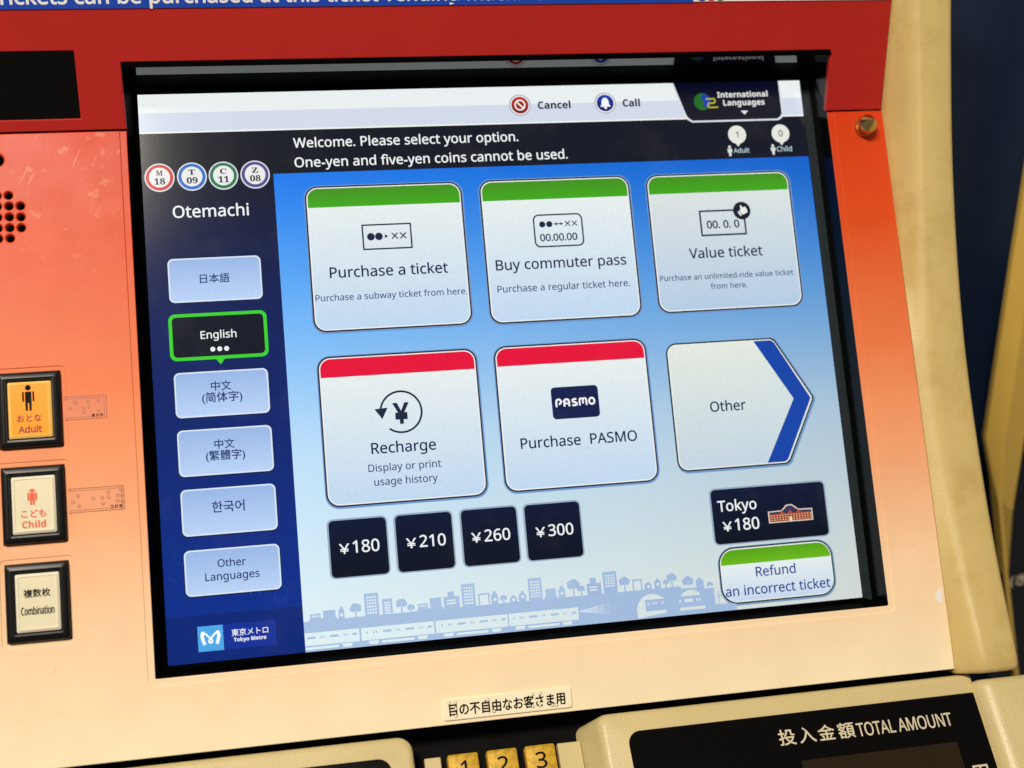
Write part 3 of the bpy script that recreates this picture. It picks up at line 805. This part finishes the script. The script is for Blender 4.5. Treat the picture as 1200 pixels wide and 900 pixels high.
# town skyline with trains along the bottom
m_ = MB(flip=True)
SK = (166, 190, 222); G = 256.5
def skc(x, y): return (166 - 8 * (x > 190), 190 - 8 * (x > 190), 222 - 6 * (x > 190))  # right half coloured darker, imitating the LCD's fall-off with viewing angle
def box(x0, y0, x1, y1, z=L1, c=skc): m_.poly([(x0, y0), (x1, y0), (x1, y1), (x0, y1)], z, D, c)
def hole(x0, y0, x1, y1, z=L2): box(x0, y0, x1, y1, z, bgcol)
def block_b(x0, y, x1): box(x0, y, x1, G); box(x0 - 0.7, G - .9, x1 + .7, G + .02, 0.11)
def dots3(x0, x1, y):
    for i in range(3):
        x = x0 + (x1 - x0) * (i + 1) / 4; hole(x - .45, y - .4, x + .45, y + .4)
def tower(x0, y, x1, nx, ny, h):
    box(x0, y, x1, G)
    for i in range(nx):
        for j in range(ny):
            x = x0 + .9 + (x1 - x0 - 1.8) * (i + .5) / nx; yy = y + 1.2 + h * (j + .5) / ny
            hole(x - .42, yy - .42, x + .42, yy + .42)
def house(x0, xp, x1, ys_, yp, wy):
    m_.poly([(x0, G), (x0, ys_), (xp, yp), (x1, ys_), (x1, G)], L1, D, skc); m_.poly(circle(xp, wy, .75, 12), L2, D, bgcol)
def tree(x, y, r):
    pts = []
    for k in range(30):
        a = 2 * math.pi * k / 30; rr = r * (1 + 0.06 * math.sin(5 * a + x)); yy = y + rr * .92 * math.sin(a)
        pts.append((x + rr * math.cos(a), min(yy, y + r * .55)))
    m_.poly(pts, L1, D, skc); box(x - .35, y + r * .3, x + .35, G + .02, 0.11)
    m_.poly([(x - .8, y + r * .56), (x + .8, y + r * .56), (x, y + r * .1)], L2, D, bgcol); box(x - .3, y + r * .2, x + .3, G, .25)
def step_b(x0, x1, y, a, b, yt):
    box(x0, y, x1, G); box(a, yt, b, y, L1)
    for q in (0, 1.35): hole(x0 + 1.4, y + 1.5 + q, x1 - 1.8, y + 2.2 + q)
def frame_b(x0, x1, y): box(x0, y, x1, y + .8); box(x0, y + .8, x0 + .7, G); box(x1 - .7, y + .8, x1, G)
# ground mass with two tunnel arches
box(61.8, G, 244.6, 270.4); box(244.6, 257.7, 252, 270.4); box(252, 258.6, 261.2, 270.4)
box(262.9, 260.8, 263.4, 268.4); box(263.4, 262.4, 264.6, 263.2); box(261.2, 266.8, 272, 270.4)
block_b(65.0, 253.3, 69.8); dots3(65.0, 69.8, 254.4)
block_b(71.0, 252.2, 76.7); house(78.1, 79.5, 80.8, 252.9, 250.7, 254.9)
tree(86.2, 252.6, 2.7); tower(90.4, 246.1, 97.1, 4, 6, 8.6); tower(98.7, 249.4, 103.4, 3, 5, 6.0)
tree(107.7, 252.4, 2.6); tree(112.1, 254.6, 1.8); block_b(115.4, 253.2, 120.1); dots3(115.4, 120.1, 254.3)
block_b(121.1, 251.0, 126.6); step_b(127.7, 135.3, 251.1, 129.8, 132.9, 248.8)
tower(136.5, 245.9, 143.0, 4, 6, 8.6); frame_b(144.3, 149.8, 251.0); house(150.5, 152.3, 153.8, 252.6, 250.1, 254.4)
tree(156.4, 254.2, 1.7); house(159.4, 161.3, 163.0, 254.7, 252.9, 255.4); house(163.8, 165.8, 167.4, 253.5, 251.3, 254.2)
tower(168.8, 246.0, 175.5, 4, 6, 8.2); block_b(177.0, 251.8, 182.1); house(183.4, 185.1, 186.7, 252.9, 250.3, 254.4)
tree(190.9, 251.2, 3.1); tree(194.6, 253.3, 1.9); step_b(197.5, 204.7, 251.1, 199.3, 202.3, 248.6)
tower(205.8, 246.3, 212.7, 4, 5, 6.2); tree(216.4, 251.9, 2.7); frame_b(220.3, 225.1, 251.1)
house(226.2, 228.2, 229.8, 254.3, 252.6, 255.2); house(231.2, 233.0, 234.5, 253.2, 251.4, 254.4)
tree(237.1, 254.0, 1.5); tree(240.2, 252.1, 2.6); tree(248.3, 254.6, 2.9); box(252.3, 254.3, 256.3, 258.6, 0.105); box(253.1, 253.3, 255.2, 254.3, 0.105)
tree(259.3, 257.0, 1.6)
# trains
for x0, x1 in ((61.9, 87.1), (88.0, 122.3), (123.0, 157.6), (158.2, 192.2)):
    m_.poly([(x0, 261.8), (x1, 261.8), (x1, 267.6), (x0, 267.6)], L2, D, bgcol)
    L = 34.4; s0 = x1 - L
    for q, ww in ((2.4, .7), (5.6, .7), (6.8, .7), (10.2, 4.0), (16.4, .6), (17.6, .6), (20.8, 4.0), (27.0, .6), (28.2, .6), (31.2, 2.0)):
        if s0 + q > x0 + .2: m_.poly([(s0 + q, 263.6), (s0 + q + ww, 263.6), (s0 + q + ww, 264.6), (s0 + q, 264.6)], L3, D, SK)
    for q in (3.0, 26.0):
        if s0 + q > x0: m_.poly([(s0 + q, 268.0), (s0 + q + 5.2, 268.0), (s0 + q + 4.4, 269.6), (s0 + q + .8, 269.6)], L2, D, bgcol)
    m_.poly([(max(x0, s0 + 9.4), 268.3), (s0 + 24.6, 268.3), (s0 + 24.6, 269.4), (max(x0, s0 + 9.4), 269.4)], L2, D, bgcol)
for k in range(5):                                     # headlight beam, paling with distance
    xa, xb = 192.6 + k * 3.1, 192.6 + (k + 1) * 3.1; t = k / 5
    ca = tuple(p + (q - p) * t for p, q in zip((206, 222, 234), (158, 182, 216)))
    ya, yb = 0.15 + k * .62, .15 + (k + 1) * .62
    m_.poly([(xa, 263.9 - ya), (xb, 263.9 - yb), (xb, 263.9 + yb * .9), (xa, 263.9 + ya * .9)], L2, D, ca)
a1 = [(229.0 + 7.6 * math.cos(R(a)), 266.4 + 7.6 * math.sin(R(a))) for a in range(180, 312, 8)]
m_.poly(a1 + [(236.0, 261.4), (236.0, 268.4), (221.4, 270.0)], L2, D, bgcol)
m_.poly([(225.7, 261.5), (236.0, 261.5), (236.0, 267.0), (225.7, 267.0)], L3, D, skc)
for x in (226.8, 229.4, 230.8, 234.0): m_.poly([(x, 262.9), (x + .8, 262.9), (x + .8, 264.0), (x, 264.0)], L4, D, bgcol)
a2 = [(249.0 + 5.6 * math.cos(R(a)), 263.6 + 5.0 * math.sin(R(a))) for a in range(206, 336, 8)]
m_.poly(a2, L2, D, bgcol)
m_.poly([(245.6, 262.8), (249.8, 262.8), (249.8, 264.4), (245.6, 264.4)], L2, D, bgcol)
for x in (243.0, 251.6, 253.0): m_.poly([(x, 262.9), (x + .8, 262.9), (x + .8, 264.2), (x, 264.2)], L2, D, bgcol)
m_.poly([(243, 266.8), (256, 266.8), (256, 268.2), (243, 268.2)], L2, D, bgcol)
ui('skyline_picture', m_)

# ================================================================== lower console
def console(xa, xb, shape_r, zs, slant=0.0):
    m_ = MB()
    lv = []
    for z, i, dl in zs:
        lv.append([(x - (dl if x < (xa + xb) / 2 else 0), y, z) for x, y in rrect(xa + i, -100, xb - i, -i, shape_r, 6)])
    m_.loft(lv, M['beige'], first=True, last=True)
    return m_
m_ = console(194.0, 384.2, (0.1, 0.1, 2.0, 5.0), [(-40, 0, 18.0), (-14, 0, 6.0), (-3.4, 0, 1.2), (-1.4, 0.5, 0.6), (-0.3, 1.5, 0), (0, 2.8, 0)])
# raised cheek at the far right of the console
lv = []
for z, i in ((-40, 0), (0.5, 0), (4.0, 1.2), (5.6, 3.0), (6.2, 5.5)):
    lv.append([(x + (0.0 if x > 400 else z * 0.35), y, z) for x, y in rrect(382.4 + i, -100, 450 - i, -4.6 - i * .7, (0.1, 0.1, 2.0, 3.0), 6)])
m_.loft(lv, M['beige'], first=True, last=True)
lv = []
for z, i in ((-40, 0), (-3.0, 0), (-1.2, 0.5), (-0.2, 1.6), (0, 3.0)):
    lv.append([(x, y, z) for x, y in rrect(-125 + i, -100, 106.6 - i, -i, (0.1, 0.1, 7.0, 0.1), 6)])
m_.loft(lv, M['beige'], first=True, last=True)
m_.build('lower_housing', LOWER, machine, smooth=35)

m_ = MB()
m_.block(lambda i: rrect(206.0 + i, -95, 381.6 - i, -10.2 - i, (0.1, 0.1, 0.8, 6.0), 6), [(-1, 0), (0.35, 0), (0.75, 0.4)], M['blackplate'])
for ch, xa, xb in (('投', 277.8, 286.0), ('入', 287.9, 296.0), ('金', 297.6, 305.8), ('額', 307.6, 315.8)):
    m_.text(ch, xa, xb, -24.4, 0.80, M['print_cream'], h=6.7)
m_.text('TOTAL AMOUNT', 317.2, 366.0, -25.0, 0.80, M['print_cream'], h=6.3, spacing=0.96)
m_.text('円', 369.0, 376.6, -52.2, 0.80, M['print_cream'], h=7.2)
ad_ = m_.build('amount_display', LOWER, machine)
m_ = MB()
m_.block(lambda i: rrect(286.0 + i, -92, 365.0 - i, -33.0 - i, 0.4, 3), [(0.6, 0), (0.84, 0), (0.9, 0.1)], M['window'])
m_.build('window', LOWER, ad_)
m_ = MB()
m_.block(lambda i: rrect(-110 + i, -95, 95.8 - i, -9.6 - i, (0.1, 0.1, 6.0, 0.1), 6), [(-1, 0), (0.35, 0), (0.75, 0.4)], M['blackplate'])
m_.build('black_plate', LOWER, machine)

# keypad sunk between the two blocks
m_ = MB()
m_.block(lambda i: rrect(104, -100, 192, 8, 0.3, 2), [(-45, 0), (-18.5, 0)], M['cavity'])
m_.block(lambda i: rrect(112.4 + i, -95, 120.0 - i, -8.0 - i, 0.4, 3), [(-20, 0), (-14.4, 0), (-14, 0.4)], M['beige'])
m_.block(lambda i: rrect(175.4 + i, -95, 186.6 - i, -8.0 - i, 0.4, 3), [(-20, 0), (-14.4, 0), (-14, 0.4)], M['beige'])
keypad = m_.build('keypad', LOWER, machine)
KEYX = (123.1, 141.5, 159.6)
keys = []
for k, x in enumerate(KEYX):
    m_ = MB()
    m_.block(lambda i: rrect(i, -13.4 + i, 14.4 - i, -i, max(.4, 1.1 - i * .3), 5), [(-5, 0), (-0.9, 0), (-0.3, 0.25), (0, 0.9)], M['brass'])
    d = str(k + 1)
    cx, hw = 7.0, (1.4 if d == '1' else 2.5)
    m_.text(d, cx - hw, cx + hw, -11.0, 0.06, M['print_black'], h=7.4)
    m_.build('key', sub_frame(LOWER, x, -7.6, -13.4), keypad, label='brass key numbered %s' % d)

# ================================================================== things stuck on the machine
def braille(m_, cells, m, z, clear):
    for x, y in cells:
        m_.ring(circle(x, y, .78, 18), circle(x, y, .6, 18), z + 0.03, m)
        m_.loft([[(a, b, z + zz) for a, b in circle(x, y, r, 14)] for zz, r in ((0.035, .6), (.2, .52), (.34, .32), (.4, .1))], clear)
# notice strip over the red panel
m_ = MB()
m_.block(lambda i: rrect(-118, 55.2, 269.5, 84, 0.1, 1), [(0.05, 0), (0.6, 0)], M['blue'])
m_.block(lambda i: rrect(269.5, 55.6, 373.6, 84, 0.1, 1), [(0.05, 0), (0.6, 0)], M['white'])
m_.text('Tickets can be purchased at this ticket vending machine.', -56.0, 196.5, 57.4, 0.65, M['white'], bold=0.008)
for x, mt in ((274.0, 'logoblue'), (278.7, 'logored'), (283.4, 'logogreen')):
    m_.poly(rrect(x - 2.1, 55.75, x + 2.1, 64, (1.4, 1.4, 1.4, 1.4), 5), 0.64, M[mt])
sign = m_.build('notice_sign', HOOD, None, smooth=0)
tag(sign, 'blue and white notice strip about buying tickets above the red panel', 'sign')
# two clear braille stickers
for x1, y0, y1, dots, word, wx, lab in (
        (-19.8, 146.4, 157.1, ((-35.6, 151.9), (-33.9, 148.9), (-32.9, 149.4), (-29.9, 152.0), (-29.9, 154.0), (-27.9, 149.2), (-27.6, 151.6), (-23.4, 149.1), (-23.3, 153.6)), 'オトナ', (-26.6, -21.4),
         'clear braille sticker beside the lit amber button'),
        (-14.1, 188.0, 198.9, ((-36.2, 194.0), (-34.0, 191.4), (-33.8, 196.0), (-27.6, 193.0), (-23.6, 193.0), (-23.4, 195.6), (-21.0, 190.6), (-20.8, 192.9), (-17.0, 192.4), (-17.0, 194.8), (-15.4, 190.0), (-15.2, 192.6), (-15.0, 195.2)), 'コドモ', (-20.4, -14.9),
         'longer clear braille sticker beside the Child button')):
    m_ = MB()
    m_.poly(rrect(-38.4, -y1, x1, -y0, 0.7, 4), 0.12, M['film'])
    m_.ring(rrect(-38.4, -y1, x1, -y0, 0.7, 4), rrect(-38.4, -y1 + .3, x1 - .3, -y0 - .3, 0.5, 4), 0.14, M['filmedge'])
    m_.stroke([(-38.2, -y1 + 1.1), (x1 - 1.1, -y1 + 1.1), (x1 - 1.1, -y0 - 1.1), (-38.2, -y0 - 1.1)], 0.16, 0.15, M['filmedge'])
    braille(m_, [(a, -b) for a, b in dots], M['filmedge'], 0.12, M['film'])
    m_.text(word, wx[0], wx[1], -y1 + 0.9, 0.16, M['print_black'], bold=0.02)
    o = m_.build('braille_label', sub_frame(PANEL, 0, 0, 14), None, smooth=40)
    tag(o, lab, 'label', 'clear braille stickers next to the push buttons')
# printed braille plate at the panel's lower edge
m_ = MB()
m_.block(lambda i: rrect(121.4 + i, -306.7 + i, 181.9 - i, -297.2 - i, 1.2, 4), [(0, 0), (0.7, 0), (1.0, 0.35)], M['plate'])
m_.text('目の不自由なお客さま用', 124.4, 178.6, -304.3, 1.04, M['print_black'], h=5.0, gain=0.03)
braille(m_, [(124.6, -298.9), (127.3, -299.0), (127.4, -301.6), (127.2, -304.8), (142.6, -299.2), (145.0, -304.6), (163.6, -299.0), (167.2, -299.0), (163.2, -304.4), (166.6, -304.3), (172.4, -304.8), (174.4, -304.9)], M['plateedge'], 1.02, M['plate'])
o = m_.build('braille_plate', sub_frame(PANEL, 0, 0, 14), None, smooth=30)
tag(o, 'small cream plate with black Japanese text and braille above the brass keys', 'plate')

# torn scrap of white sticker
m_ = MB()
m_.block(lambda i: [(373.0 - i, -276.8), (373.4 - i, -268.9), (371.3, -270.3), (369.7, -272.2), (369.9, -273.7), (371.0, -275.4)], [(0.05, 0), (0.25, 0)], M['white'])
tag(m_.build('sticker_scrap', sub_frame(PANEL, 0, 0, 14), None, smooth=0), 'tiny torn white sticker scrap at the right edge of the orange panel', 'sticker')

# ================================================================== the machine next to it
nb = thing('neighboring_machine', Matrix.Translation((0.40, 0.16, 0)), 'dark navy machine with slanting cream trim beyond the right frame', 'machine')
m_ = MB()
m_.block(lambda i: rrect(410, -900, 900, 200, 0.2, 2), [(-400, 0), (-112, 0)], M['navydark'], first=True)
m_.block(lambda i: [(452, -900), (890, -900), (890, 190), (460, 190)], [(-113, 0), (-100.4, 0), (-100, 0)], M['navy'])
m_.build('navy_panel', HOOD, nb, smooth=0)
m_ = MB()
outer = [(506.0, 60), (501.8, -98.8), (499.3, -218), (507.8, -246), (523.0, -312), (560.0, -470)]
ridge = [(515.0, 60), (510.6, -98.8), (508.6, -218), (512.5, -262), (524.0, -314), (561.5, -470)]
right = [(531.0, 60), (527.6, -98.8), (524.6, -220), (523.6, -270), (524.6, -316), (563, -470)]
lev = []
for a, b, c in zip(outer, ridge, right):
    lev.append([(a[0], a[1], -67), (a[0], a[1], -63), (b[0] - 1, b[1], -58), (b[0] + 1.2, b[1], -57.4), (c[0], c[1], -60), (c[0] + .2, c[1], -67)])
m_.loft(lev, M['trim'], first=True, last=True)
m_.build('cream_trim', HOOD, nb, smooth=20)
m_ = MB()
m_.block(lambda i: [(525.6, -560), (900, -560), (900, -120), (530, -120), (525.0, -221), (523.8, -272), (524.0, -315)], [(-66, 0), (-62, 0)], M['navydark'], first=True)
m_.text('(き', 530.6, 541.6, -325.5, -61.8, M['print_cream'], h=7.4)
m_.build('label_panel', HOOD, nb, smooth=0)
